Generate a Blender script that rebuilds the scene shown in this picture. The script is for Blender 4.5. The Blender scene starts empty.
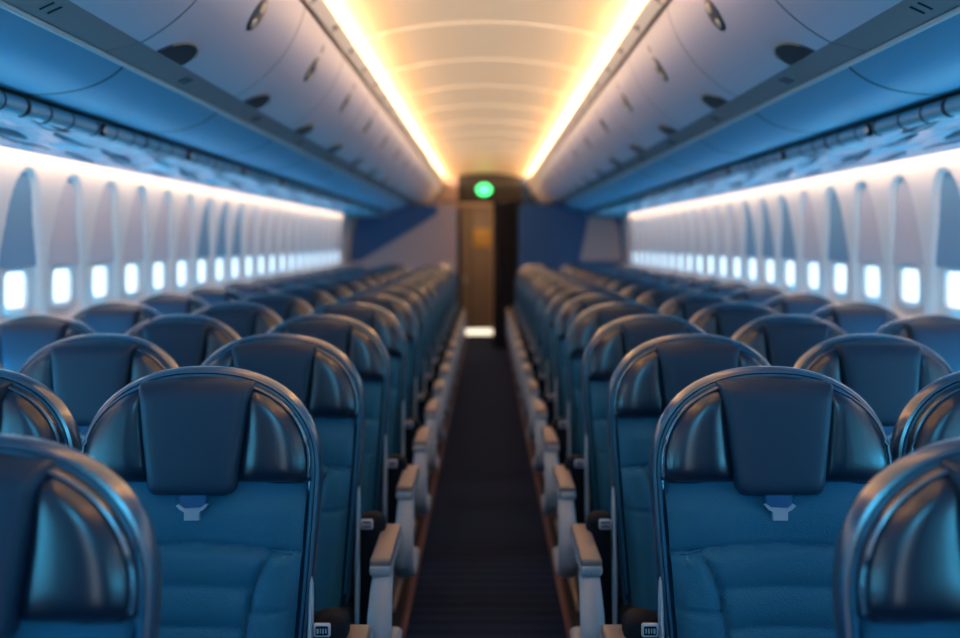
import bpy, bmesh, math, random
from mathutils import Vector, Matrix
random.seed(7)
C = bpy.context.scene.collection
S = bpy.context.scene
PI = math.pi

# ------------------------------------------------------------------ camera
cam_d = bpy.data.cameras.new('camera')
cam = bpy.data.objects.new('camera', cam_d); C.objects.link(cam)
cam.location = (0, 0, 1.45); cam.rotation_euler = (PI/2, 0, 0)
cam_d.sensor_width = 36; cam_d.lens = 39.6
cam_d.shift_x = -6/960; cam_d.shift_y = -77/960
cam_d.clip_start = 0.05
cam_d.dof.use_dof = True; cam_d.dof.focus_distance = 2.12; cam_d.dof.aperture_fstop = 1.9
S.camera = cam

# ------------------------------------------------------------------ world, light, exposure
S.view_settings.view_transform = 'Standard'; S.view_settings.look = 'None'
S.view_settings.gamma = 1; S.view_settings.use_curve_mapping = False
S.view_settings.exposure = 0.0
w = bpy.data.worlds.new('sky'); S.world = w; w.use_nodes = True
bg = w.node_tree.nodes['Background']
bg.inputs[0].default_value = (0.70, 0.87, 1.0, 1); bg.inputs[1].default_value = 1.9

YF0 = -1.9
def area(name, loc, rot, sx, sy, power, col, portal=False, spread=PI):
    d = bpy.data.lights.new(name, 'AREA'); d.shape = 'RECTANGLE'; d.size = sx; d.size_y = sy
    d.energy = power; d.color = col; d.spread = spread
    if portal: d.cycles.is_portal = True
    o = bpy.data.objects.new(name, d); C.objects.link(o); o.location = loc; o.rotation_euler = rot
    return o
for s in (-1, 1):
    # warm strips in the ceiling coves, one long run each side
    area('cove_strip_light', (s*0.688, 8.35, 2.362), (PI/2 + 0.25, 0, s*PI/2), 15.9, 0.022, 142, (1.0, 0.63, 0.34))
    # warm wash over the window walls, in the slot above the panels
    area('sidewall_wash_light', (s*1.716, 6.6, 1.818), (0, -s*0.15, 0), 0.02, 13.0, 30, (1.0, 0.70, 0.49))
    # blue fill added low along the window walls to tint bins and seats
    area('dado_mood_light', (s*1.765, 6.0, 0.96), (PI/2 + 0.75, 0, s*PI/2), 14.2, 0.03, 105, (0.06, 0.56, 1.0))
    # daylight through the windows
    area('window_daylight', (s*1.95, 6.6, 1.24), (PI/2, 0, s*PI/2), 13.4, 0.22, 1, (1, 1, 1), portal=True)
area('front_door_daylight', (0, YF0-.05, 1.0), (PI/2, 0, 0), 0.7, 2.0, 1, (1, 1, 1), portal=True)  # opening added behind the camera, lets the sky in as fill
area('front_mood_light', (0.0, -1.5, 2.25), (PI/2 - 0.62, 0, 0), 1.0, 0.25, 19, (0.07, 0.56, 1.0))  # unseen blue fill, added behind the camera for the seat fronts
area('galley_light', (0.0, 14.6, 2.38), (0, 0, 0), 0.5, 0.5, 25, (1.0, 0.62, 0.34))

# ------------------------------------------------------------------ materials
def mat(name, col, rough=0.5, metal=0.0, coat=0.0, spec=0.5, emit=None, estr=0.0, sheen=0.0):
    m = bpy.data.materials.new(name); m.use_nodes = True
    b = m.node_tree.nodes['Principled BSDF']
    b.inputs['Base Color'].default_value = (*col, 1); b.inputs['Roughness'].default_value = rough
    b.inputs['Metallic'].default_value = metal; b.inputs['Coat Weight'].default_value = coat
    b.inputs['Coat Roughness'].default_value = 0.25; b.inputs['Specular IOR Level'].default_value = spec
    b.inputs['Sheen Weight'].default_value = sheen
    if emit: b.inputs['Emission Color'].default_value = (*emit, 1); b.inputs['Emission Strength'].default_value = estr
    return m
def noise_bump(m, scale, dist, strength=0.5, detail=3, kind='noise', stretch=None, col_var=0.0):
    nt = m.node_tree; N = nt.nodes; L = nt.links; b = N['Principled BSDF']
    tc = N.new('ShaderNodeTexCoord'); mp = N.new('ShaderNodeMapping')
    L.new(tc.outputs['Object'], mp.inputs[0])
    if stretch: mp.inputs['Scale'].default_value = stretch
    if kind == 'noise':
        t = N.new('ShaderNodeTexNoise'); t.inputs['Scale'].default_value = scale; t.inputs['Detail'].default_value = detail; out = t.outputs[0]
    elif kind == 'voronoi':
        t = N.new('ShaderNodeTexVoronoi'); t.inputs['Scale'].default_value = scale; out = t.outputs['Distance']
    else:
        t = N.new('ShaderNodeTexWave'); t.inputs['Scale'].default_value = scale; t.inputs['Distortion'].default_value = 1.0
        t.bands_direction = kind; out = t.outputs[0]
    L.new(mp.outputs[0], t.inputs['Vector'])
    bp = N.new('ShaderNodeBump'); bp.inputs['Strength'].default_value = strength; bp.inputs['Distance'].default_value = dist
    L.new(out, bp.inputs['Height']); L.new(bp.outputs[0], b.inputs['Normal'])
    if col_var:
        base = b.inputs['Base Color'].default_value[:3]
        mx = N.new('ShaderNodeMix'); mx.data_type = 'RGBA'
        mx.inputs[6].default_value = (*[c*(1-col_var) for c in base], 1); mx.inputs[7].default_value = (*[min(1, c*(1+col_var)) for c in base], 1)
        L.new(out, mx.inputs[0]); L.new(mx.outputs[2], b.inputs['Base Color'])
    return m
M = {}
M['leather'] = noise_bump(mat('navy_leather', (0.003, 0.013, 0.034), 0.30, spec=0.7, coat=0.35), 260, 0.0006, 0.5)
for k_ in ('leather',): M[k_].node_tree.nodes['Principled BSDF'].inputs['Coat IOR'].default_value = 1.7
M['pad'] = noise_bump(mat('headrest_pad_leather', (0.007, 0.029, 0.064), 0.46, spec=0.4), 300, 0.0005, 0.5)
M['fabric'] = noise_bump(mat('blue_seat_cloth', (0.002, 0.112, 0.208), 0.60, spec=0.35, sheen=0.15), 240, 0.0012, 0.9, kind='voronoi', stretch=(1, 1, 1.5))
M['shell'] = mat('seat_shell_navy', (0.008, 0.050, 0.110), 0.27, spec=0.7, coat=1.0)
M['shell'].node_tree.nodes['Principled BSDF'].inputs['Coat IOR'].default_value = 1.9
M['piping'] = mat('blue_piping', (0.008, 0.11, 0.21), 0.35)

M['cushion'] = noise_bump(mat('dark_cushion_cloth', (0.006, 0.012, 0.024), 0.7), 200, 0.001, 0.5)
M['armpad'] = noise_bump(mat('taupe_arm_pad', (0.20, 0.155, 0.145), 0.4), 200, 0.0006, 0.4)
M['greyplastic'] = mat('pale_grey_plastic', (0.29, 0.34, 0.40), 0.35)
M['darkplastic'] = mat('dark_plastic', (0.004, 0.006, 0.011), 0.7, spec=0.12)
M['metal'] = mat('leg_metal', (0.45, 0.40, 0.36), 0.35, metal=0.9)
M['clip'] = mat('grey_clip', (0.42, 0.44, 0.52), 0.4, metal=0.2)
M['strap'] = mat('blue_strap', (0.02, 0.10, 0.24), 0.6)
M['bin'] = noise_bump(mat('bin_door_grey', (0.43, 0.40, 0.48), 0.42, spec=0.4), 500, 0.0005, 0.3)
M['brown'] = noise_bump(mat('bin_rail_taupe', (0.19, 0.105, 0.11), 0.5), 300, 0.0005, 0.3)
M['valance'] = noise_bump(mat('valance_blue_grey', (0.13, 0.33, 0.50), 0.36, spec=0.5), 500, 0.0004, 0.3)
M['lip'] = mat('valance_pale_edge', (0.60, 0.52, 0.52), 0.35)
M['gap'] = mat('panel_gap_dark', (0.012, 0.016, 0.024), 0.6)
M['tube'] = mat('service_rail_blue', (0.22, 0.46, 0.58), 0.16, coat=0.5)
M['soffit'] = noise_bump(mat('glossy_soffit', (0.28, 0.54, 0.70), 0.22, spec=0.6), 9, 0.02, 0.6, detail=2, stretch=(2.4, 0.35, 1))
M['slot'] = mat('soffit_slot', (0.008, 0.04, 0.08), 0.45, spec=0.15)
M['lens'] = mat('reading_lens', (0.55, 0.62, 0.68), 0.15, metal=0.5)
M['wall'] = noise_bump(mat('sidewall_cream', (0.78, 0.72, 0.70), 0.5), 400, 0.0004, 0.3)
M['shade_lilac'] = mat('shade_lilac_grey', (0.60, 0.54, 0.58), 0.5)  # recess tones, shading put into the colour
M['shade_blue'] = mat('shade_blue', (0.17, 0.33, 0.48), 0.45)
M['shade_cream'] = mat('shade_cream', (0.60, 0.55, 0.56), 0.5)
M['wframe'] = mat('window_frame_cream', (0.70, 0.68, 0.70), 0.45)
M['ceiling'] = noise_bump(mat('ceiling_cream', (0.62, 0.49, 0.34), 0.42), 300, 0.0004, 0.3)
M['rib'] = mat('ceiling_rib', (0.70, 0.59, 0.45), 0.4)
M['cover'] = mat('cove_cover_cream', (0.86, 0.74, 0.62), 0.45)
M['coverline'] = mat('cove_cover_joint', (0.16, 0.09, 0.06), 0.5)
M['latchring'] = mat('latch_gunmetal', (0.05, 0.045, 0.05), 0.3, metal=0.6)
M['latchpale'] = mat('latch_pale', (0.55, 0.46, 0.36), 0.3, metal=0.5)
M['cup'] = mat('pull_cup_dark', (0.035, 0.032, 0.040), 0.35)
M['cuprim'] = mat('pull_cup_rim', (0.45, 0.30, 0.16), 0.3, metal=0.7)
M['strip'] = mat('aisle_strip_red', (0.10, 0.030, 0.05), 0.5)
M['sidefloor'] = noise_bump(mat('seat_floor', (0.008, 0.010, 0.016), 0.9), 150, 0.002, 0.6)
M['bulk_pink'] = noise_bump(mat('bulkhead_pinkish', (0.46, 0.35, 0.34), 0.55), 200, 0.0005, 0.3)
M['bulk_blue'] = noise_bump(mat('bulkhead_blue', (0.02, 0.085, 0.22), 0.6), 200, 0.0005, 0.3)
M['rear'] = mat('rear_dark', (0.018, 0.014, 0.014), 0.55)
M['curtain'] = mat('curtain_dark', (0.022, 0.020, 0.024), 0.8)
M['door'] = noise_bump(mat('lavatory_door', (0.18, 0.145, 0.125), 0.45), 60, 0.0005, 0.3)
M['doorframe'] = mat('lavatory_frame', (0.55, 0.42, 0.34), 0.4)
M['sticker'] = mat('yellow_sticker', (0.50, 0.32, 0.08), 0.5)
M['green'] = mat('sign_green', (0.05, 0.5, 0.15), 0.4, emit=(0.06, 1.0, 0.25), estr=3.2)
M['signwhite'] = mat('sign_letters', (0.8, 0.9, 0.8), 0.4, emit=(0.75, 1.0, 0.8), estr=3.0)
M['threshold'] = mat('threshold_lamp', (0.8, 0.75, 0.65), 0.4, emit=(1.0, 0.86, 0.66), estr=1.6)

def carpet_mat():
    m = mat('aisle_carpet', (0.03, 0.03, 0.05), 0.95, spec=0.1)
    nt = m.node_tree; N = nt.nodes; L = nt.links; b = N['Principled BSDF']
    tc = N.new('ShaderNodeTexCoord')
    wv = N.new('ShaderNodeTexWave'); wv.bands_direction = 'Y'; wv.inputs['Scale'].default_value = 3.2; wv.inputs['Distortion'].default_value = 0.4
    ns = N.new('ShaderNodeTexNoise'); ns.inputs['Scale'].default_value = 420; ns.inputs['Detail'].default_value = 2
    L.new(tc.outputs['Object'], wv.inputs[0]); L.new(tc.outputs['Object'], ns.inputs[0])
    mx = N.new('ShaderNodeMix'); mx.data_type = 'RGBA'
    mx.inputs[6].default_value = (0.011, 0.022, 0.055, 1); mx.inputs[7].default_value = (0.022, 0.038, 0.085, 1)
    L.new(wv.outputs[0], mx.inputs[0])
    m2 = N.new('ShaderNodeMix'); m2.data_type = 'RGBA'; m2.blend_type = 'MULTIPLY'; m2.inputs[0].default_value = 0.5
    L.new(mx.outputs[2], m2.inputs[6]); L.new(ns.outputs[0], m2.inputs[7]); L.new(m2.outputs[2], b.inputs['Base Color'])
    bp = N.new('ShaderNodeBump'); bp.inputs['Distance'].default_value = 0.003; L.new(ns.outputs[0], bp.inputs['Height']); L.new(bp.outputs[0], b.inputs['Normal'])
    return m
M['carpet'] = carpet_mat()
def pane_mat():
    m = bpy.data.materials.new('window_glass'); m.use_nodes = True; nt = m.node_tree; nt.nodes.clear()
    o = nt.nodes.new('ShaderNodeOutputMaterial'); t = nt.nodes.new('ShaderNodeBsdfTransparent'); g = nt.nodes.new('ShaderNodeBsdfGlossy')
    t.inputs[0].default_value = (0.93, 0.97, 1, 1); g.inputs['Roughness'].default_value = 0.03
    mx = nt.nodes.new('ShaderNodeMixShader'); mx.inputs[0].default_value = 0.06
    nt.links.new(t.outputs[0], mx.inputs[1]); nt.links.new(g.outputs[0], mx.inputs[2]); nt.links.new(mx.outputs[0], o.inputs[0])
    return m
M['glass'] = pane_mat()

# ------------------------------------------------------------------ mesh helpers
class MB:
    def __init__(self): self.v = []; self.f = []
    def add(self, vs, fs):
        k = len(self.v); self.v += [tuple(p) for p in vs]; self.f += [tuple(i + k for i in f) for f in fs]; return self
    def box(self, x0, x1, y0, y1, z0, z1, bev=0.0, seg=2):
        bm = bmesh.new(); bmesh.ops.create_cube(bm, size=1)
        for v in bm.verts:
            v.co = Vector(((x0+x1)/2 + v.co.x*(x1-x0), (y0+y1)/2 + v.co.y*(y1-y0), (z0+z1)/2 + v.co.z*(z1-z0)))
        if bev: bmesh.ops.bevel(bm, geom=bm.edges[:], offset=bev, segments=seg, profile=0.5, affect='EDGES')
        bm.verts.index_update()
        self.add([v.co for v in bm.verts], [[v.index for v in f.verts] for f in bm.faces]); bm.free(); return self
    def tube(self, pts, r, n=8, sx=1.0, sz=1.0, up=(0, 0, 1)):
        pts = [Vector(p) for p in pts]; vs = []; fs = []
        rr = r if isinstance(r, (list, tuple)) else [r]*len(pts)
        for i, p in enumerate(pts):
            d = (pts[min(i+1, len(pts)-1)] - pts[max(i-1, 0)]).normalized()
            u = Vector(up)
            if abs(d.dot(u)) > 0.95: u = Vector((0, 1, 0)) if abs(d.y) < 0.9 else Vector((1, 0, 0))
            a = d.cross(u).normalized(); b = a.cross(d).normalized()
            for k in range(n):
                t = 2*PI*k/n; vs.append(p + a*math.cos(t)*rr[i]*sx + b*math.sin(t)*rr[i]*sz)
        for i in range(len(pts)-1):
            for k in range(n):
                fs.append((i*n+k, i*n+(k+1) % n, (i+1)*n+(k+1) % n, (i+1)*n+k))
        fs.append(tuple(range(n))[::-1]); fs.append(tuple((len(pts)-1)*n+k for k in range(n)))
        return self.add(vs, fs)
    def sweep(self, prof, y0, y1, ny=1):
        """open profile [(x,z)] run along y"""
        n = len(prof); vs = []; fs = []
        for j in range(ny+1):
            y = y0 + (y1-y0)*j/ny
            vs += [(x, y, z) for x, z in prof]
        for j in range(ny):
            for i in range(n-1): fs.append((j*n+i, j*n+i+1, (j+1)*n+i+1, (j+1)*n+i))
        return self.add(vs, fs)
    def prism(self, prof, y0, y1):
        """closed profile [(x,z)] solid along y"""
        n = len(prof); vs = [(x, y0, z) for x, z in prof] + [(x, y1, z) for x, z in prof]
        fs = [(i, (i+1) % n, n+(i+1) % n, n+i) for i in range(n)] + [tuple(range(n))[::-1], tuple(range(n, 2*n))]
        return self.add(vs, fs)
    def grid(self, fn, nu, nv, keep=None):
        vs = [fn(i/nu, j/nv) for j in range(nv+1) for i in range(nu+1)]
        fs = [(j*(nu+1)+i, j*(nu+1)+i+1, (j+1)*(nu+1)+i+1, (j+1)*(nu+1)+i) for j in range(nv) for i in range(nu)
              if keep is None or keep((i+.5)/nu, (j+.5)/nv)]
        return self.add(vs, fs)
    def mirror(self):
        self.v = [(-x, y, z) for x, y, z in self.v]; self.f = [f[::-1] for f in self.f]; return self
    def mesh(self, name, m, smooth=True, angle=38):
        me = bpy.data.meshes.new(name); me.from_pydata(self.v, [], self.f); me.materials.append(m)
        bm = bmesh.new(); bm.from_mesh(me); bmesh.ops.recalc_face_normals(bm, faces=bm.faces[:])
        if smooth:
            for f in bm.faces: f.smooth = True
            lim = math.radians(angle)
            for e in bm.edges:
                if len(e.link_faces) == 2 and e.calc_face_angle(0) > lim: e.smooth = False
        bm.to_mesh(me); bm.free(); me.update(); return me
    def build(self, name, m, parent=None, smooth=True, angle=38):
        o = bpy.data.objects.new(name, self.mesh(name, m, smooth, angle)); C.objects.link(o)
        if parent: o.parent = parent
        return o

def inset(outline, d):
    n = len(outline); out = []
    area_ = sum(outline[i][0]*outline[(i+1) % n][1] - outline[(i+1) % n][0]*outline[i][1] for i in range(n))
    s = 1 if area_ > 0 else -1
    for i in range(n):
        a, b = outline[i-1], outline[(i+1) % n]
        tx, tz = b[0]-a[0], b[1]-a[1]; l = math.hypot(tx, tz) or 1
        out.append((outline[i][0] - s*tz/l*d, outline[i][1] + s*tx/l*d))
    return out
def pillow(mb, outline, ctr, profile, yfn=None, front_cap=True, back_cap=True):
    """rings (inset, lerp-to-centre, y) from the front centre round the rim to the back"""
    n = len(outline); vs = []; fs = []
    for d, t, y in profile:
        o = inset(outline, d) if d else outline
        for x, z in o:
            X = x + (ctr[0]-x)*t; Z = z + (ctr[1]-z)*t
            vs.append((X, y + (yfn(X, Z) if yfn else 0), Z))
    m = len(profile)
    for j in range(m-1):
        for i in range(n):
            fs.append((j*n+i, j*n+(i+1) % n, (j+1)*n+(i+1) % n, (j+1)*n+i))
    def cap(j, y):
        vs.append((ctr[0], y + (yfn(*ctr) if yfn else 0), ctr[1])); c = len(vs)-1
        for i in range(n): fs.append((j*n+i, j*n+(i+1) % n, c))
    if front_cap: cap(0, profile[0][2])
    if back_cap: cap(m-1, profile[-1][2])
    return mb.add(vs, fs)
def resample(pts, step=0.012, closed=True):
    out = []; n = len(pts)
    for i in range(n if closed else n-1):
        a, b = pts[i], pts[(i+1) % n]; l = math.hypot(b[0]-a[0], b[1]-a[1]); k = max(1, int(round(l/step)))
        for j in range(k): out.append((a[0]+(b[0]-a[0])*j/k, a[1]+(b[1]-a[1])*j/k))
    if not closed: out.append(pts[-1])
    return out
def round_poly(pts, radii, seg=5):
    out = []; n = len(pts)
    for i in range(n):
        p = Vector(pts[i]); a = Vector(pts[i-1]); b = Vector(pts[(i+1) % n]); r = radii[i] if isinstance(radii, (list, tuple)) else radii
        if r <= 0: out.append(tuple(p)); continue
        da = (a-p).normalized(); db = (b-p).normalized(); p0 = p+da*r; p1 = p+db*r
        for k in range(seg+1):
            t = k/seg; q = p0*(1-t)**2 + p*2*t*(1-t) + p1*t*t; out.append(tuple(q))
    return out
def bez(a, c, b, n=14):
    return [((1-t)**2*a[0]+2*t*(1-t)*c[0]+t*t*b[0], (1-t)**2*a[1]+2*t*(1-t)*c[1]+t*t*b[1]) for t in [i/n for i in range(n+1)]]
def empty(name, loc=(0, 0, 0)):
    o = bpy.data.objects.new(name, None); C.objects.link(o); o.location = loc; o.empty_display_size = 0.1; return o
def tag(o, label=None, cat=None, group=None, kind=None):
    if label: o['label'] = label
    if cat: o['category'] = cat
    if group: o['group'] = group
    if kind: o['kind'] = kind
    return o
def struct(o): o['kind'] = 'structure'; return o
def children(o, table={}):
    return [c for c in C.objects if c.parent == o]
def tree_of(o): return (o, [tree_of(c) for c in children(o)])
def copy_tree(t, parent=None):
    o, ch = t; c = o.copy(); C.objects.link(c)
    if parent: c.parent = parent
    for x in ch: copy_tree(x, c)
    return c
ORD = ['nearest', 'second', 'third', 'fourth', 'fifth', 'sixth', 'seventh', 'eighth', 'ninth', 'tenth', 'eleventh', 'twelfth', 'thirteenth', 'fourteenth',
       'fifteenth', 'sixteenth', 'seventeenth', 'eighteenth', 'nineteenth', 'twentieth', 'twenty-first', 'twenty-second', 'twenty-third', 'twenty-fourth']

YF, YB, YR = -1.9, 13.95, 16.4          # front end, side bulkheads, rear wall
EYE = 1.45

# ------------------------------------------------------------------ setting
# floor
struct(MB().box(-0.305, 0.305, YF, YR, -0.05, 0.0).build('floor', M['carpet'], smooth=False))
for s, nm in ((-1, 'floor_left'), (1, 'floor_right')):
    a, b = sorted((s*0.305, s*1.95))
    struct(MB().box(a, b, YF, YR, -0.05, 0.0).build(nm, M['sidefloor'], smooth=False))
    a, b = sorted((s*0.298, s*0.322))
    struct(MB().box(a, b, YF, YR, 0.0, 0.012, 0.003).build('trim_%d' % (1 if s < 0 else 2), M['strip']))
# ceiling vault
def ceil_z(x): return 2.52 - 0.22*x*x
prof = [(-0.70, 2.312), (-0.70, 2.46), (-0.602, 2.46)] + [(-0.60 + 1.2*i/24, ceil_z(-0.60 + 1.2*i/24)) for i in range(25)] + [(0.602, 2.46), (0.70, 2.46), (0.70, 2.312)]
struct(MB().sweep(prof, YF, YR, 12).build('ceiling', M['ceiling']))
ribs = MB()
for k in range(-2, 14):
    y = 2.02 + 1.04*k
    pr = [(-0.598 + 1.196*i/24, ceil_z(-0.598 + 1.196*i/24)) for i in range(25)]
    top = [(x, z + 0.004) for x, z in pr]; bot = [(x, z - 0.006) for x, z in pr]
    ribs.prism(bot + top[::-1], y - 0.022, y + 0.022)
struct(ribs.build('ceiling_trim', M['rib']))

B_ = (0.655, 2.300); C_ = (0.910, 1.977); D_ = (1.020, 1.950); E_ = (1.300, 1.866)
A_ = (0.600, 2.345)
def slope(t, off): return (0.650 - 0.050*t - off*0.635, 2.304 + 0.041*t - off*0.773)
def dirs(s, pr): return [(s*x, z) for x, z in pr]
PITCH = 1.04; Y0 = 1.75; NB = 14
bin_prof = bez(C_, (0.712, 2.083), B_, 18)
val_prof = bez(D_, (1.10, 1.862), E_, 14)
for s in (-1, 1):
    side = 'left' if s < 0 else 'right'
    # body of the overhead structure behind the visible skins
    back = [(0.70, 2.312), (0.70, 2.50), (1.80, 2.50), (1.80, 1.90), (1.76, 1.86)]
    struct(MB().sweep(dirs(s, back), YF, YR, 1).build('ceiling_' + side, M['gap'], smooth=False))
    # skins in front of the first whole locker, out of the picture
    pr = bin_prof[::-1] + [D_] + val_prof + [(1.30, 1.815), (1.70, 1.79)]
    struct(MB().sweep(dirs(s, pr), YF, Y0, 1).build('trim_%d' % (3 if s < 0 else 4), M['valance'] if 0 else M['bin'], smooth=True))
    # cove cover strip with access plates
    cv = MB().prism(dirs(s, [A_, (0.650, 2.304), (0.660, 2.316), (0.700, 2.330), (0.700, 2.340), (0.604, 2.350)]), YF, YR)
    for k in range(-3, 29):
        y = Y0 + 0.52*k
        if y + 0.5 > YR: break
        cv.prism(dirs(s, [slope(0.2, 0), slope(0.8, 0), slope(0.8, 0.004), slope(0.2, 0.004)]), y + 0.05, y + (0.30 if k % 2 else 0.44))
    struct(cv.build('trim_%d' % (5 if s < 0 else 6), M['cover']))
    j = MB()
    for k in range(-3, 28):
        y = Y0 + 0.52*k
        j.prism(dirs(s, [slope(0, 0), slope(1, 0), slope(1, 0.002), slope(0, 0.002)]), y, y + 0.006)
        j.prism(dirs(s, [slope(0.5, 0), slope(0.7, 0), slope(0.7, 0.006), slope(0.5, 0.006)]), y + 0.47, y + 0.50)
    j.prism(dirs(s, [(0.642, 2.302), (0.668, 2.302), (0.668, 2.312), (0.642, 2.312)]), YF, YR)
    struct(j.build('trim_%d' % (7 if s < 0 else 8), M['coverline'], smooth=False))

# ------------------------------------------------------------------ side walls with scalloped window recesses
WP = 0.452; WY0 = 4.13
def rib_x(z):
    if z < 1.0: return 1.858
    t = (z - 1.0)/0.85
    return 1.82 + 0.038*max(0, 1 - t/0.1) + 0.02*math.sin(PI*min(t, 1)*0.5) - 0.072*t*t
def sstep(a, b, x):
    t = max(0, min(1, (x-a)/(b-a))); return t*t*(3-2*t)
RT, RB = 1.735, 1.115
def half_w(z):
    w = 0.190 - 0.062*sstep(1.30, 1.64, z)
    if z > RT - 0.18: w *= math.sqrt(max(0, 1 - ((z-(RT-0.18))/0.18)**2))
    if z < RB + 0.07: w *= math.sqrt(max(0, 1 - ((RB+0.07-z)/0.07)**2))
    return w
def rec_depth(z): return 0.026 - 0.008*sstep(1.62, 1.36, z)
def recess(dy, z):
    if z >= RT or z <= RB: return 0.0
    w = half_w(z)
    if w <= 0: return 0.0
    return rec_depth(z)*(1 - sstep(w - 0.022, w + 0.006, abs(dy)))
WH = (0.102, 0.073)   # half sizes of the clear opening
WZ = 1.262
for s in (-1, 1):
    side = 'left' if s < 0 else 'right'
    zs = [0.0, 0.5, 1.0, 1.06] + [1.09 + (1.75-1.09)*i/46 for i in range(47)] + [1.78, 1.82, 1.87]
    k0 = -13; k1 = 20
    ys = []
    for k in range(k0, k1+1):
        yc = WY0 + WP*k
        ys += [yc - WP/2 + WP*i/30 for i in range(30)]
    ys = [YF] + [y for y in ys if y > YF] ; ys.append(YB + 0.02)
    mb = MB(); ny = len(ys); vs = []
    for z in zs:
        for y in ys:
            kk = round((y - WY0)/WP); dy = y - (WY0 + WP*kk)
            r = recess(dy, z) if k0 < kk < k1+1 else 0
            vs.append((s*(rib_x(z) + r), y, z))
    fs = []
    for i in range(len(zs)-1):
        for jn in range(ny-1):
            yc = (ys[jn]+ys[jn+1])/2; zc = (zs[i]+zs[i+1])/2; kk = round((yc - WY0)/WP); dy = yc - (WY0 + WP*kk)
            if k0 < kk < k1+1 and (abs(dy)/(WH[0]+.004))**4 + (abs(zc-WZ)/(WH[1]+.004))**4 < 1: continue
            fs.append((i*ny+jn, i*ny+jn+1, (i+1)*ny+jn+1, (i+1)*ny+jn))
    mb.add(vs, fs); struct(mb.build('wall_' + side, M['wall'], angle=60))

def win_frame():
    mb = MB(); n = 40; rings = []
    for (hx, hz, dx) in ((WH[0]+0.020, WH[1]+0.020, 0.004), (WH[0]+0.012, WH[1]+0.012, -0.005), (WH[0]+0.004, WH[1]+0.004, -0.004), (WH[0], WH[1], 0.006), (WH[0]+0.006, WH[1]+0.006, 0.014)):
        ring = []
        for i in range(n):
            a = 2*PI*i/n; c, q = math.cos(a), math.sin(a); e = 0.45
            ring.append((dx, hx*math.copysign(abs(c)**e, c), hz*math.copysign(abs(q)**e, q)))
        rings.append(ring)
    vs = [p for r in rings for p in r]; fs = [(j*n+i, j*n+(i+1) % n, (j+1)*n+(i+1) % n, (j+1)*n+i) for j in range(len(rings)-1) for i in range(n)]
    return mb.add(vs, fs)
frame_me = win_frame().mesh('window_frame', M['wframe'])
frame_me_m = None
def pane():
    n = 40; vs = []
    for i in range(n):
        a = 2*PI*i/n; c, q = math.cos(a), math.sin(a); e = 0.45
        vs.append((0.004, WH[0]*math.copysign(abs(c)**e, c), WH[1]*math.copysign(abs(q)**e, q)))
    return MB().add(vs, [tuple(range(n))])
pane_me = pane().mesh('pane', M['glass'])
def recess_shading(s):  # tinted insert above the window, colour stands in for the recess shading
    def fn(u, v):
        z = 1.352 + (RT - 0.008 - 1.352)*(v**0.8); w = max(0.0, half_w(min(z, RT-0.008)) - 0.004)
        return ((rib_x(z) + rec_depth(z) - 0.005), (2*u-1)*w, z)
    return MB().grid(fn, 10, 26)
shading_vs = recess_shading(1)
shading_me = {k: MB().add(shading_vs.v, shading_vs.f).mesh('shade', M[k]) for k in ('shade_lilac', 'shade_blue', 'shade_cream')}
wn = 0
for s in (-1, 1):
    for k in range(-1, 21):
        wn += 1
        if k <= -1: kind = 'shade_blue' if s > 0 else 'shade_lilac'
        if s < 0: kind = 'shade_blue' if k in (0, 6, 7, 8) else ('shade_lilac' if k < 10 else 'shade_cream')
        else: kind = 'shade_blue' if k in (-1, 0, 3, 5, 6, 7) else ('shade_lilac' if k < 10 else 'shade_cream')
        x = rib_x(WZ) + rec_depth(WZ)
        f = bpy.data.objects.new('window_%d' % wn, frame_me); C.objects.link(f); f['kind'] = 'structure'
        f.location = (s*x, WY0 + WP*k, WZ); f.scale = (s, 1, 1)
        f.rotation_euler = (0, 0, 0)
        p = bpy.data.objects.new('pane', pane_me); C.objects.link(p); p.parent = f
        q = bpy.data.objects.new('shade', shading_me[kind]); C.objects.link(q); q.parent = f; q.location = (-x, 0, -WZ)
    for k in range(-12, -1):
        f = bpy.data.objects.new('window_%d' % (100*(2+s) + k + 20), frame_me); C.objects.link(f); f['kind'] = 'structure'
        f.location = (s*x, WY0 + WP*k, WZ); f.scale = (s, 1, 1)
        p = bpy.data.objects.new('pane', pane_me); C.objects.link(p); p.parent = f

# ------------------------------------------------------------------ rear of the cabin
BH = [(-0.335, 0), (-0.335, 1.925), (-0.91, 1.965), (-1.02, 1.94), (-1.16, 1.88), (-1.29, 1.83), (-1.30, 1.86), (-1.72, 1.86), (-1.93, 1.86), (-1.93, 1.4), (-1.93, 0)]
struct(MB().prism(BH, YB, YB+0.04).build('wall_bulkhead_left', M['bulk_pink'], smooth=False))
struct(MB().prism([(0.43 if x > -0.4 else -x, z) for x, z in BH], YB, YB+0.04).build('wall_bulkhead_right', M['bulk_blue'], smooth=False))
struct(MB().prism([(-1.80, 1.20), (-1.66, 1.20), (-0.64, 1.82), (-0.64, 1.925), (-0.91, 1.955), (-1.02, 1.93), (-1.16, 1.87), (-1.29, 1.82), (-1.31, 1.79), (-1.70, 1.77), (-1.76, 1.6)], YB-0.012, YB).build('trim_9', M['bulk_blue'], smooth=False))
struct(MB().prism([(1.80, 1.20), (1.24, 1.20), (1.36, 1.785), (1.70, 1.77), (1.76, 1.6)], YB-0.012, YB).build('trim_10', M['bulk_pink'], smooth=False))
struct(MB().box(-0.375, -0.325, YB-0.03, YB+0.07, 0, 1.935, 0.006).build('trim_11', M['rear']))
struct(MB().box(-0.62, -0.58, YB+.04, YR, 0, 1.92).build('wall_galley_left', M['rear'], smooth=False))
struct(MB().box(0.60, 0.64, YB+.04, YR, 0, 1.92).build('wall_galley_right', M['rear'], smooth=False))
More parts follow.
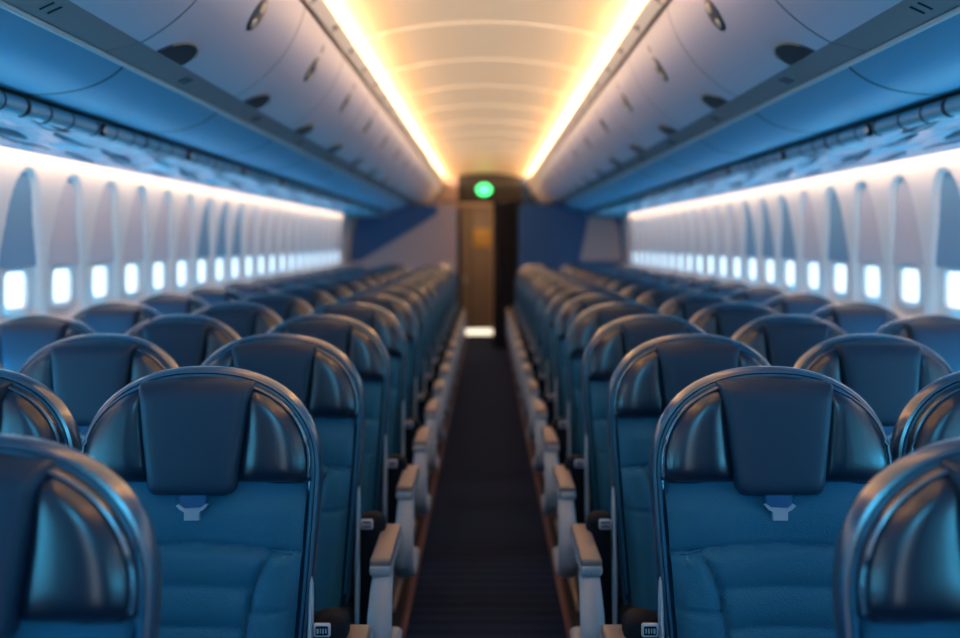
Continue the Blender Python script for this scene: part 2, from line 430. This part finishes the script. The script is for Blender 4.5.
struct(MB().box(-0.44, 0.56, YR, YR+0.05, 0, 2.56).build('wall_back', M['rear'], smooth=False))
struct(MB().box(-1.9, -0.44, YR, YR+0.05, 0, 2.56).build('wall_back_left', M['bulk_pink'], smooth=False))
struct(MB().box(0.56, 1.9, YR, YR+0.05, 0, 2.56).build('wall_back_right', M['bulk_blue'], smooth=False))
d = empty('door_1', (0, YR, 0)); struct(d)
MB().box(-0.38, 0.08, -0.035, 0, 0.09, 2.0, 0.006).build('door_leaf', M['door'], d)
fr = MB(); fr.box(-0.43, -0.385, -0.05, 0, 0, 2.05, 0.005); fr.box(0.085, 0.12, -0.05, 0, 0, 2.05, 0.005); fr.box(-0.43, 0.12, -0.05, 0, 2.005, 2.06, 0.005)
fr.build('door_frame', M['doorframe'], d)
hd = MB().box(-0.35, -0.30, -0.055, -0.035, 0.80, 0.93, 0.006).build('door_handle', M['metal'], d)
MB().box(-0.24, -0.225, -0.038, -0.034, 0.12, 1.96).build('door_joint', M['gap'], d, smooth=False)
o = MB().box(-0.20, 0.07, YR-0.041, YR-0.035, 1.38, 1.66, 0.002).build('door_placard', M['sticker'])
tag(o, 'small yellow placard on the brown door at the far end of the aisle', 'placard')
tl = empty('threshold_lamp', (-0.14, YR-0.05, 0)); tag(tl, 'glowing white lamp at the foot of the far door', 'lamp')
MB().box(-0.26, 0.26, -0.03, 0, 0.0, 0.125, 0.01).build('lamp_housing', M['darkplastic'], tl)
MB().box(-0.24, 0.24, -0.036, -0.03, 0.018, 0.105, 0.003).build('lamp_lens', M['threshold'], tl)
f_ = MB(); f_.box(-1.95, -0.34, YF-0.05, YF, 0, 2.6); f_.box(0.34, 1.95, YF-0.05, YF, 0, 2.6); f_.box(-0.34, 0.34, YF-0.05, YF, 2.0, 2.6)
struct(f_.build('wall_front', M['bulk_blue'], smooth=False))
for s, nm in ((-1, 'wall_rear_left'), (1, 'wall_rear_right')):
    a, b = sorted((s*1.78, s*1.9))
    struct(MB().box(a, b, YB+0.03, YR, 0, 2.5).build(nm, M['wall'], smooth=False))
    a, b = sorted((s*0.56, s*1.9))
# dark curtain gathered on the right of the passage
cu = MB(); n = 60
fr_, bk_ = [], []
for i in range(n+1):
    x = 0.09 + 0.36*i/n; y = 0.022*math.sin(i*0.95) + 0.008*math.sin(i*2.3)
    fr_.append((x, y))
vs = [(x, YB + 0.16 + y, z) for z in (0.03, 1.98) for x, y in fr_] + [(x, YB + 0.166 + y, z) for z in (0.03, 1.98) for x, y in fr_]
m_ = n+1; fs = []
for i in range(n):
    fs += [(i, i+1, m_+i+1, m_+i), (2*m_+i, 2*m_+i+1, 3*m_+i+1, 3*m_+i), (i, i+1, 2*m_+i+1, 2*m_+i), (m_+i, m_+i+1, 3*m_+i+1, 3*m_+i)]
fs += [(0, m_, 3*m_, 2*m_), (n, m_+n, 3*m_+n, 2*m_+n)]
cu.add(vs, fs)
o = cu.build('curtain', M['curtain'], angle=80); tag(o, 'dark curtain drawn to the right side of the far doorway', 'curtain')
o = MB().tube([(-0.58, YB+0.163, 1.99), (0.6, YB+0.163, 1.99)], 0.012).build('curtain_rail', M['darkplastic'])
tag(o, 'thin dark rail over the doorway carrying the curtain', 'curtain rail')
# green sign
sg = empty('exit_sign', (-0.03, YR-0.002, 2.26)); tag(sg, 'glowing green oval sign above the far door', 'sign')
ol = []
for i in range(36):
    a = 2*PI*i/36; ol.append((0.125*math.cos(a), 0.10*math.sin(a)))
pillow(MB(), ol, (0, 0), [(0.02, 0, -0.05), (0.004, 0, -0.048), (0, 0, -0.04), (0, 0, 0.0)]).build('sign_housing', M['darkplastic'], sg)
pillow(MB(), ol, (0, 0), [(0.014, 0, -0.058), (0.012, 0, -0.052), (0.012, 0, -0.045)]).build('sign_lens', M['green'], sg)

# ------------------------------------------------------------------ overhead lockers
def locker():
    r = empty('overhead_bin')
    g = 0.005; L = PITCH
    inner = [(x + 0.012, z + 0.010) for x, z in bin_prof]
    door = MB().prism(bin_prof + inner[::-1], g, L - g).build('bin_door', M['bin'], r)
    def face_pt(t, off=0.0):
        i = t*(len(bin_prof)-1); a = int(min(i, len(bin_prof)-2)); f = i - a
        p = Vector(bin_prof[a])*(1-f) + Vector(bin_prof[a+1])*f
        d = (Vector(bin_prof[a+1]) - Vector(bin_prof[a])).normalized(); nrm = Vector((-d.y, d.x))
        if nrm.x > 0: nrm = -nrm
        return p + nrm*off, d, nrm
    def face_disc(tc, yc, la, lw, off0, off1, skew=0.0, e=1.0, half=False, dome=0.3):
        n = 28; vs = []; fs = []
        Lc = 0.42
        rings = ((1.0, off0), (1.0, off1*0.6), (0.86, off1))
        for sc, off in rings:
            for i in range(n):
                a = 2*PI*i/n
                u = math.cos(a)*la*sc; v = math.sin(a)*lw*sc
                if half: u = max(0, u)
                p, d_, nn = face_pt(max(0.0, min(1, tc + u/Lc)), off)
                vs.append((p.x, yc + v + skew*u, p.y))
        for j in range(len(rings)-1):
            for i in range(n): fs.append((j*n+i, j*n+(i+1) % n, (j+1)*n+(i+1) % n, (j+1)*n+i))
        fs.append(tuple((len(rings)-1)*n+i for i in range(n)))
        return MB().add(vs, fs)
    yc = L*0.49
    lt = face_disc(0.64, yc, 0.058, 0.056, -0.002, 0.004).build('latch', M['latchring'], r)
    face_disc(0.71, yc, 0.018, 0.020, 0.003, 0.0075).build('latch_button', M['latchpale'], lt)
    face_disc(0.575, yc, 0.017, 0.020, 0.003, 0.0075).build('latch_button', M['latchpale'], lt)
    sc = MB().tube([(face_pt(0.83, .001)[0].x, yc, face_pt(0.83, .001)[0].y), (face_pt(0.90, .001)[0].x, yc, face_pt(0.90, .001)[0].y)], 0.0035)
    sc.build('latch_marker', M['coverline'], r)
    # dark half-oval pull cup at the lower edge
    yk = L*0.23; n = 20; vs = []; hw = 0.115; hh = 0.075
    arc = []
    for i in range(n+1):
        a = PI*i/n; arc.append((hw*math.cos(a), hh*math.sin(a)**0.8))
    for off in (-0.001, 0.0035):
        for v, u in arc:
            p, d_, nn = face_pt(min(1, 0.005 + u/0.42), off); vs.append((p.x, yk + v + 0.25*u, p.y))
    m2 = n+1
    fs = [(i, i+1, m2+i+1, m2+i) for i in range(n)] + [(0, n, m2+n, m2), tuple(range(m2, 2*m2))]
    cp = MB().add(vs, fs).build('pull_cup', M['cup'], r)
    rim = MB().tube([vs[m2+i] for i in range(3, n-2)], 0.0032, 6); rim.build('cup_rim', M['cuprim'], cp)
    # taupe rail below the door
    MB().prism([C_, (1.008, 1.953), (1.008, 1.968), (C_[0]+0.01, C_[1]+0.015)], g*0.6, L - g*0.6).build('bin_rail', M['brown'], r, smooth=False)
    cl = MB(); p0, p1 = Vector(C_), Vector(D_)
    for yy in (L*0.52, L*0.56):
        a = p0.lerp(p1, 0.25); b = p0.lerp(p1, 0.6)
        cl.tube([(a.x, yy, a.y-0.001), (b.x, yy+0.02, b.y-0.001)], 0.0025, 6)
    cl.build('rail_clip', M['darkplastic'], r)
    for yy in (0.0, L-0.002):
        MB().prism([C_] + bin_prof[1:] + [(0.93, 2.30), (0.93, 1.99)], yy, yy+0.002).build('bin_side', M['gap'], r, smooth=False)
    return r
def valance():
    g = 0.004; L = PITCH
    outer = val_prof; inner = [(x+0.004, z+0.016) for x, z in val_prof]
    r = empty('valance_panel')
    MB().prism(outer + inner[::-1], g, L-g).build('panel', M['valance'], r)
    MB().tube([(D_[0]-0.002, g, D_[1]+0.001), (D_[0]-0.002, L-g, D_[1]+0.001)], 0.0085, 10).build('edge_strip', M['lip'], r)
    j = MB().prism([(x, z-0.0008) for x, z in outer] + [(x, z+0.01) for x, z in inner[::-1]], -g*1.2, g*2)
    j.build('joint', M['gap'], r, smooth=False)
    return r
def service():
    L = PITCH; r = empty('service_unit'); cx, cz, R_ = 1.322, 1.834, 0.029
    def arc(Rr): return [(cx + Rr*math.cos(a), cz + Rr*math.sin(a)) for a in [PI/2 + PI*i/14 for i in range(15)]]
    cuts = [0.0, 0.16, 0.33, 0.54, 0.72, 0.90]
    tb = MB(); rg = MB(); prev = 0.0
    tb.prism(arc(R_), 0.001, L-0.001)
    for i, c in enumerate(cuts):
        wd = (0.020, 0.010, 0.008, 0.012, 0.006, 0.006, 0.012, 0.007)[i]
        MB().prism(arc(R_+0.0025), c, c+wd).build('ring', M['gap'], r)
    tb.build('rail', M['tube'], r)
    MB().box(cx-0.010, cx+0.02, 0, L, cz+R_-0.004, 1.863).build('shadow_gap', M['gap'], r, smooth=False)
    # small reading light in the rail
    rl = MB(); yb = 0.585
    lampo = MB().tube([(cx-R_*0.2, yb, cz-0.004), (cx-R_-0.006, yb, cz-0.006)], 0.021, 16).build('reading_light', M['darkplastic'], r)
    MB().tube([(cx-R_-0.004, yb, cz-0.006), (cx-R_-0.010, yb, cz-0.006)], 0.011, 12).build('light_lens', M['lens'], lampo)
    # glossy undulating soffit
    def fn(u, v):
        x = 1.312 + (1.70-1.312)*u; y = 0.001 + (L-0.002)*v
        z = 1.815 - 0.025*u
        wv = 0.006*math.sin(u*17 + 1.3*math.sin(2*PI*v)) * (1-abs(2*u-1)**4) + 0.004*math.sin(2*PI*v*2 + u*6)*(1-abs(2*u-1)**4)*(1-abs(2*v-1)**4)
        return (x, y, z + wv)
    MB().grid(fn, 40, 50).build('soffit', M['soffit'], r, angle=80)
    sl = MB()
    for (u, v, lu, lv) in ((0.12, 0.30, 0.013, 0.21), (0.34, 0.70, 0.011, 0.24), (0.52, 0.30, 0.013, 0.25), (0.72, 0.62, 0.010, 0.30), (0.86, 0.25, 0.008, 0.20)):
        n = 22; x0, y0, _ = fn(u, v); vs = []
        for dz in (0.004, -0.0035):
            for i in range(n):
                a = 2*PI*i/n; X = x0 + lu*math.cos(a) + 0.10*lv*math.sin(a); Y = y0 + lv*math.sin(a); uu = (X-1.312)/0.388; vv = (Y-.001)/(L-.002)
                vs.append((X, Y, fn(uu, vv)[2] + dz))
        sl.add(vs, [(i, (i+1) % n, n+(i+1) % n, n+i) for i in range(n)] + [tuple(range(n, 2*n))])
    sl.build('slot', M['slot'], r)
    MB().tube([(1.703, 0, 1.792), (1.703, L, 1.792)], 0.006, 8).build('edge_bead', M['valance'], r)
    return r
protos = {}
for key, fnn in (('bin', locker), ('val', valance), ('srv', service)):
    protos[key] = fnn()
def mirrored_copy(t, cache={}):
    o, ch = t; c = o.copy(); C.objects.link(c)
    if o.type == 'MESH':
        if o.data.name not in cache:
            me = o.data.copy(); me.transform(Matrix.Diagonal((-1, 1, 1, 1))); me.flip_normals(); cache[o.data.name] = me
        c.data = cache[o.data.name]
    for x in ch:
        k = mirrored_copy(x); k.parent = c
    return c
trees_r = {k: tree_of(v) for k, v in protos.items()}
protos_l = {k: mirrored_copy(t) for k, t in trees_r.items()}
trees_l = {k: tree_of(v) for k, v in protos_l.items()}
names = {'bin': ('overhead bin', '{n} pale overhead bin along the {s} side, with oval latch and dark pull cup', 'overhead bins, {s} side'),
         'val': ('panel', '{n} curved blue panel below the {s} overhead bins', 'curved panels under the {s} bins'),
         'srv': ('service panel', '{n} glossy blue service panel above the {s} windows', 'service panels above the {s} windows')}
for s in (-1, 1):
    side = 'left' if s < 0 else 'right'
    for key in ('bin', 'val', 'srv'):
        tr = (trees_l if s < 0 else trees_r)[key]; cat, lab, grp = names[key]
        off = 0.0 if key == 'bin' else 0.19
        first = 0 if key == 'bin' else 0
        for i in range(NB):
            y = Y0 + PITCH*i + (off if key != 'bin' else 0)
            if key != 'bin' and i > 10: continue
            o = tr[0] if i == 0 else copy_tree(tr)
            o.location = (0, y, 0)
            tag(o, lab.format(n=ORD[i] if i < NB-1 else 'farthest', s=side), cat, grp.format(s=side))
    # closing stretch beside the bulkhead and at the front
    pr = [D_] + val_prof + [(1.30, 1.815), (1.70, 1.79)]
    for (a, b, nm) in ((Y0, Y0+0.19, 21), (Y0+0.19+PITCH*11, YB, 23)):
        struct(MB().sweep(dirs(s, pr), a, b).build('trim_%d' % (nm + (s > 0)), M['valance']))

# ------------------------------------------------------------------ seats
ROWP = 0.79; ROWY = 2.21
LEAN = lambda x, z: 0.12*(z - 1.08)
def dome(hw, zc, zt, n_=2.3, k=16):
    pts = []
    for i in range(k+1):
        a = PI/2*i/k
        pts.append((hw*math.cos(a)**(2/n_), zc + (zt-zc)*math.sin(a)**(2/n_)))
    return pts                      # right edge -> top centre
def full_dome(hw, zc, zt, lower, k=16):
    r = dome(hw, zc, zt, k=k); l = [(-x, z) for x, z in r[::-1]][1:]
    low_r = lower; low_l = [(-x, z) for x, z in lower[::-1]]
    return low_r[::-1][:0] + r + l + low_l[::-1][::-1] + low_r[::-1][::-1][:0]
def outline(hw, zc, zt, lower):
    """lower: right-hand points going DOWN from the dome foot"""
    r = dome(hw, zc, zt)                           # foot(right) up to top
    left = [(-x, z) for x, z in r[::-1]][1:]       # top to left foot
    down_l = [(-x, z) for x, z in lower]           # left going down
    up_r = lower[::-1]                             # right coming up
    return resample(r + left + down_l + up_r, 0.016)
def half_back(z):      # half width of the back at height z below the dome
    t = max(0, min(1, (0.97 - z)/0.57)); return 0.2515 - 0.037*t**1.1

def make_seat(aisle):
    r = empty('passenger_seat')
    # shell
    low = [(half_back(z), z) for z in (0.93, 0.87, 0.80, 0.72, 0.64, 0.56, 0.48)] + [(half_back(0.42)-0.01, 0.42), (half_back(0.4)-0.04, 0.40)]
    so = outline(0.2515, 0.97, 1.188, low)
    rim = [(0.030, 0.5, -0.012), (0.028, 0, -0.012), (0.016, 0, -0.016), (0.010, 0, -0.024), (0.004, 0, -0.022), (0, 0, -0.012), (0, 0, 0.012), (0.006, 0, 0.030), (0.02, 0, 0.042), (0.05, 0.1, 0.048), (0.05, 0.6, 0.050)]
    sh = pillow(MB(), so, (0, 0.80), rim, LEAN).build('back_shell', M['shell'], r)
    ow = [p for p in inset(so, 0.016)]
    pts = [(x, -0.024 + LEAN(x, z), z) for x, z in ow if z > 0.46]
    # open ordering: start from lowest right
    k0 = min(range(len(ow)), key=lambda i: (ow[i][0] < 0, ow[i][1]))
    ow2 = [p for p in (ow[k0:] + ow[:k0]) if p[1] > 0.47]
    MB().tube([(x, -0.0235 + LEAN(x, z), z) for x, z in ow2], 0.004, 6).build('welt', M['piping'], sh)
    # back cushion with quilting
    zb, zt = 0.44, 1.02
    def seam_x(z): return 0.108 + 0.053*math.exp(-(0.825-z)/0.07) if z < 0.825 else 0.161 + (z-0.825)*2
    def groove(dist, w): return math.exp(-(dist/w)**2)
    def cush(u, v):
        z = zb + (zt-zb)*v; uu = 2*u-1; hw = half_back(z) - 0.026; x = uu*hw
        g1z = 0.842 - 0.55*x*x
        e = (1 - abs(uu)**8)
        y = -0.022 - 0.034*e - 0.006*(1-uu*uu)
        sx = seam_x(z)
        if z < g1z:
            inside = abs(x) < sx
            if inside:
                ph = ((g1z - z) % 0.077)/0.077
                y -= 0.011*math.sin(PI*ph)**0.6 * min(1, (sx-abs(x))/0.02)**0.5 if sx > abs(x) else 0
            else:
                y -= 0.010*sstep(0, 0.03, abs(x)-sx)*sstep(hw, hw-0.03, abs(x)) + 0.004
                y += 0.006*groove(z-(0.712), 0.006)
            y += 0.010*groove(abs(x)-sx, 0.005)
            y -= 0.006*sstep(0.0, 0.02, g1z-z)
        else:
            y -= 0.006*sstep(0.0, 0.05, z-g1z)*sstep(0.96, 0.90, z)
            y += 0.010*sstep(0.90, 0.95, z)
        y += 0.010*groove(z-g1z, 0.005)
        return (x, y + LEAN(x, z), z)
    cu = MB().grid(cush, 76, 96)
    bc = cu.build('back_cushion', M['fabric'], r, angle=80)
    pm = MB()
    zs_ = [i/30*0.40-0.20 for i in range(31)]
    pm.tube([(x, cush(0.5 + 0.5*x/(half_back(0.84)-0.026), (0.842-0.55*x*x - zb)/(zt-zb))[1] - 0.001, 0.842 - 0.55*x*x) for x in zs_], 0.0034, 6)
    for sx_ in (-1, 1):
        pp = []
        for i in range(20):
            z = 0.82 - 0.36*i/19; x = sx_*seam_x(z); hw = half_back(z)-0.026
            pp.append((x, cush(0.5+0.5*x/hw, (z-zb)/(zt-zb))[1] - 0.001, z))
        pm.tube(pp, 0.0024, 6)
    pm.build('seam_piping', M['piping'], bc)
    # headrest
    ho = outline(0.234, 0.975, 1.172, [(0.232, 0.968), (0.220, 0.958), (0.19, 0.956), (0.10, 0.956)])
    hr = pillow(MB(), ho, (0, 1.06), [(0.010, 0.4, -0.052), (0.010, 0, -0.052), (0.002, 0, -0.046), (0, 0, -0.036), (0, 0, -0.012)], LEAN).build('headrest', M['leather'], r)
    for sx_ in (-1, 1):
        def wing(u, v, sx_=sx_):
            z = 0.960 + (1.150-0.960)*v
            xi = 0.078 + 0.022*v
            t_ = max(0.0, (z-0.985)/(1.166-0.985)); xo = 0.230*max(0.0, 1-t_**2.3)**(1/2.3)
            if z < 0.985: xo = 0.230 - 0.016*((0.985-z)/0.025)**2
            x = xi + (max(xo, xi+0.002)-xi)*u
            hgt = 0.036*(1-abs(2*u-1)**3.0)**0.6*(1-abs(2*v-1)**6)**0.5*min(1, (max(xo, xi+0.002)-xi)/0.05)
            return (sx_*x, -0.044 - hgt + LEAN(x, z), z)
        MB().grid(wing, 26, 26).build('side_bolster', M['leather'], hr, angle=80)
        edge = [p for p in dome(0.2315, 0.985, 1.1675, k=22) if p[0] > 0.10]
        edge = [(0.231, 0.972)] + edge
        MB().tube([(sx_*x, -0.052 + LEAN(x, z), z) for x, z in edge], 0.0036, 6).build('welt', M['shell'], hr)
    po = round_poly([(-0.087, 0.940), (0.087, 0.940), (0.117, 1.168), (-0.117, 1.168)], [0.022, 0.022, 0.008, 0.008], 6)
    # top follows the dome slightly
    po = resample(po, 0.010); po = [(x, z - (0.10*x*x*4 if z > 1.14 else 0)) for x, z in po]
    prof_ = [(0, 1-q, -0.058 - 0.036*(1-q**14)**0.42) for q in (0.15, 0.35, 0.55, 0.7, 0.8, 0.87, 0.92, 0.955, 0.98, 0.993, 1.0)] + [(0, 0, -0.040)]
    def padlean(x, z): return LEAN(x, z) + 0.010*sstep(1.135, 1.174, z)
    pillow(MB(), po, (0, 1.06), prof_, padlean).build('head_pad', M['pad'], hr, angle=75)
    y0 = -0.075 + LEAN(0, 0.93)
    MB().box(-0.022, 0.030, y0, y0+0.012, 0.912, 0.96, 0.003).build('strap', M['strap'], hr)
    cl = MB(); pr_ = [(-0.028, 0.922), (-0.020, 0.914), (-0.012, 0.910), (-0.012, 0.893), (0.018, 0.893), (0.018, 0.910), (0.026, 0.914), (0.036, 0.924), (0.030, 0.925), (0.020, 0.918), (-0.012, 0.917), (-0.022, 0.926)]
    cl.prism(pr_, y0-0.006, y0+0.004); cl.build('clip', M['clip'], hr)
    # seat cushion and base
    def cy(z): return LEAN(0, z)
    MB().box(-0.228, 0.228, -0.52, -0.06, 0.345, 0.455, 0.035, 4).build('seat_cushion', M['cushion'], r)
    fb = MB(); fb.box(-0.22, 0.22, -0.48, 0.0, 0.315, 0.35, 0.01); fb.build('seat_pan', M['darkplastic'], r)
    for lx in (-0.17, 0.17) if not aisle else (0.215, -0.17):
        MB().box(lx-0.016, lx+0.016, -0.42, -0.385, 0.0, 0.32, 0.004).build('leg', M['metal'], r)
        MB().tube([(lx, -0.36, 0.31), (lx, 0.06, 0.02)], 0.014, 8).build('leg_brace', M['metal'], r)
        MB().box(lx-0.02, lx+0.02, -0.44, 0.08, 0.0, 0.018, 0.004).build('foot_rail', M['metal'], r)
    # armrest on the +x side
    ax = 0.326 if aisle else 0.2475; aw = 0.028 if aisle else 0.021
    arm = MB(); arm.box(ax-aw, ax+aw, -0.345, 0.02, 0.606, 0.636, 0.010, 3).build('armrest', M['greyplastic'], r)
    ar = [c for c in children(r) if c.name.startswith('armrest')][0]
    MB().box(ax-aw+0.001, ax+aw-0.001, -0.342, 0.0, 0.630, 0.652, 0.008, 3).build('arm_pad', M['armpad'], ar)
    if aisle:
        # curving end support
        path = [(-0.31, 0.61), (-0.355, 0.575), (-0.395, 0.53), (-0.42, 0.475), (-0.415, 0.42), (-0.37, 0.38), (-0.28, 0.355), (-0.15, 0.345), (0.0, 0.345)]
        MB().tube([(ax+0.004, y, z) for y, z in path], [0.026, 0.028, 0.030, 0.031, 0.031, 0.031, 0.030, 0.028, 0.024], 12, sx=0.55, sz=1.0, up=(1, 0, 0)).build('arm_support', M['greyplastic'], r)
        MB().box(0.235, 0.312, -0.10, -0.005, 0.36, 0.695, 0.03, 4).build('side_housing', M['darkplastic'], r)
        tr_ = MB(); tr_.tube([(0.241, -0.085 + 0.12*(z-0.75), z) for z in (0.36, 0.45, 0.55, 0.65, 0.73, 0.765, 0.775)], [0.010, 0.012, 0.012, 0.011, 0.009, 0.006, 0.002], 10, sx=0.55, sz=1.8, up=(0, 1, 0))
        tr_.build('side_trim', M['greyplastic'], r)
        cp = MB().box(0.248, 0.282, -0.108, -0.098, 0.662, 0.690, 0.004).build('control_plate', M['clip'], r)
        MB().box(0.2525, 0.2775, -0.110, -0.107, 0.667, 0.685, 0.002).build('plate_inset', M['darkplastic'], cp)
        mk = MB()
        for i, (a, b) in enumerate(((0.255, 0.259), (0.2615, 0.264), (0.2665, 0.2695), (0.272, 0.2750))):
            mk.box(a, b, -0.1112, -0.1098, 0.671 + 0.001*(i % 2), 0.681)
        mk.build('plate_marks', M['greyplastic'], cp, smooth=False)
    return r
seatA = make_seat(True); seatM = make_seat(False)
tA, tM = tree_of(seatA), tree_of(seatM)       # armrest on +x : left block
sAr, sMr = mirrored_copy(tA), mirrored_copy(tM)
tAr, tMr = tree_of(sAr), tree_of(sMr)
used = set()
def place(tree, x, y, label, group):
    o = tree[0] if id(tree[0]) not in used else copy_tree(tree)
    used.add(id(tree[0])); o.location = (x, y, 0); tag(o, label, 'seat', group)
COLS = (0.592, 1.096, 1.599); CN = ('aisle', 'middle', 'window')
NROW = 15
for s in (-1, 1):
    side = 'left' if s < 0 else 'right'
    for rw in range(-1, NROW-1):
        for c in range(3):
            if rw == -1 and c > 0: continue
            if rw == 0 and c > 1: continue
            tree = (tA if c == 0 else tM) if s < 0 else (tAr if c == 0 else tMr)
            x = s*COLS[c]; y = ROWY + ROWP*rw
            if rw == -1:
                x += -0.095 if s < 0 else 0.125
                lab = 'blurred dark seat closest to the camera, cut off by the bottom %s corner' % side
            elif rw == 0:
                lab = {0: 'sharply focused navy leather aisle seat, large at the bottom %s' % side,
                       1: 'navy middle seat cut by the %s edge beside the sharply focused aisle seat' % side}[c]
            elif rw == NROW-2:
                lab = 'blue leather %s seat in the last row before the bulkhead, %s of the aisle' % (CN[c], side)
            else:
                rn = ORD[rw]
                lab = 'blue leather %s seat %s of the aisle, %s row counting from the sharply focused one' % (CN[c], side, rn)
            place(tree, x, y, lab, 'blue seats in the block %s of the aisle' % side)
print('OBJS', len(C.objects))
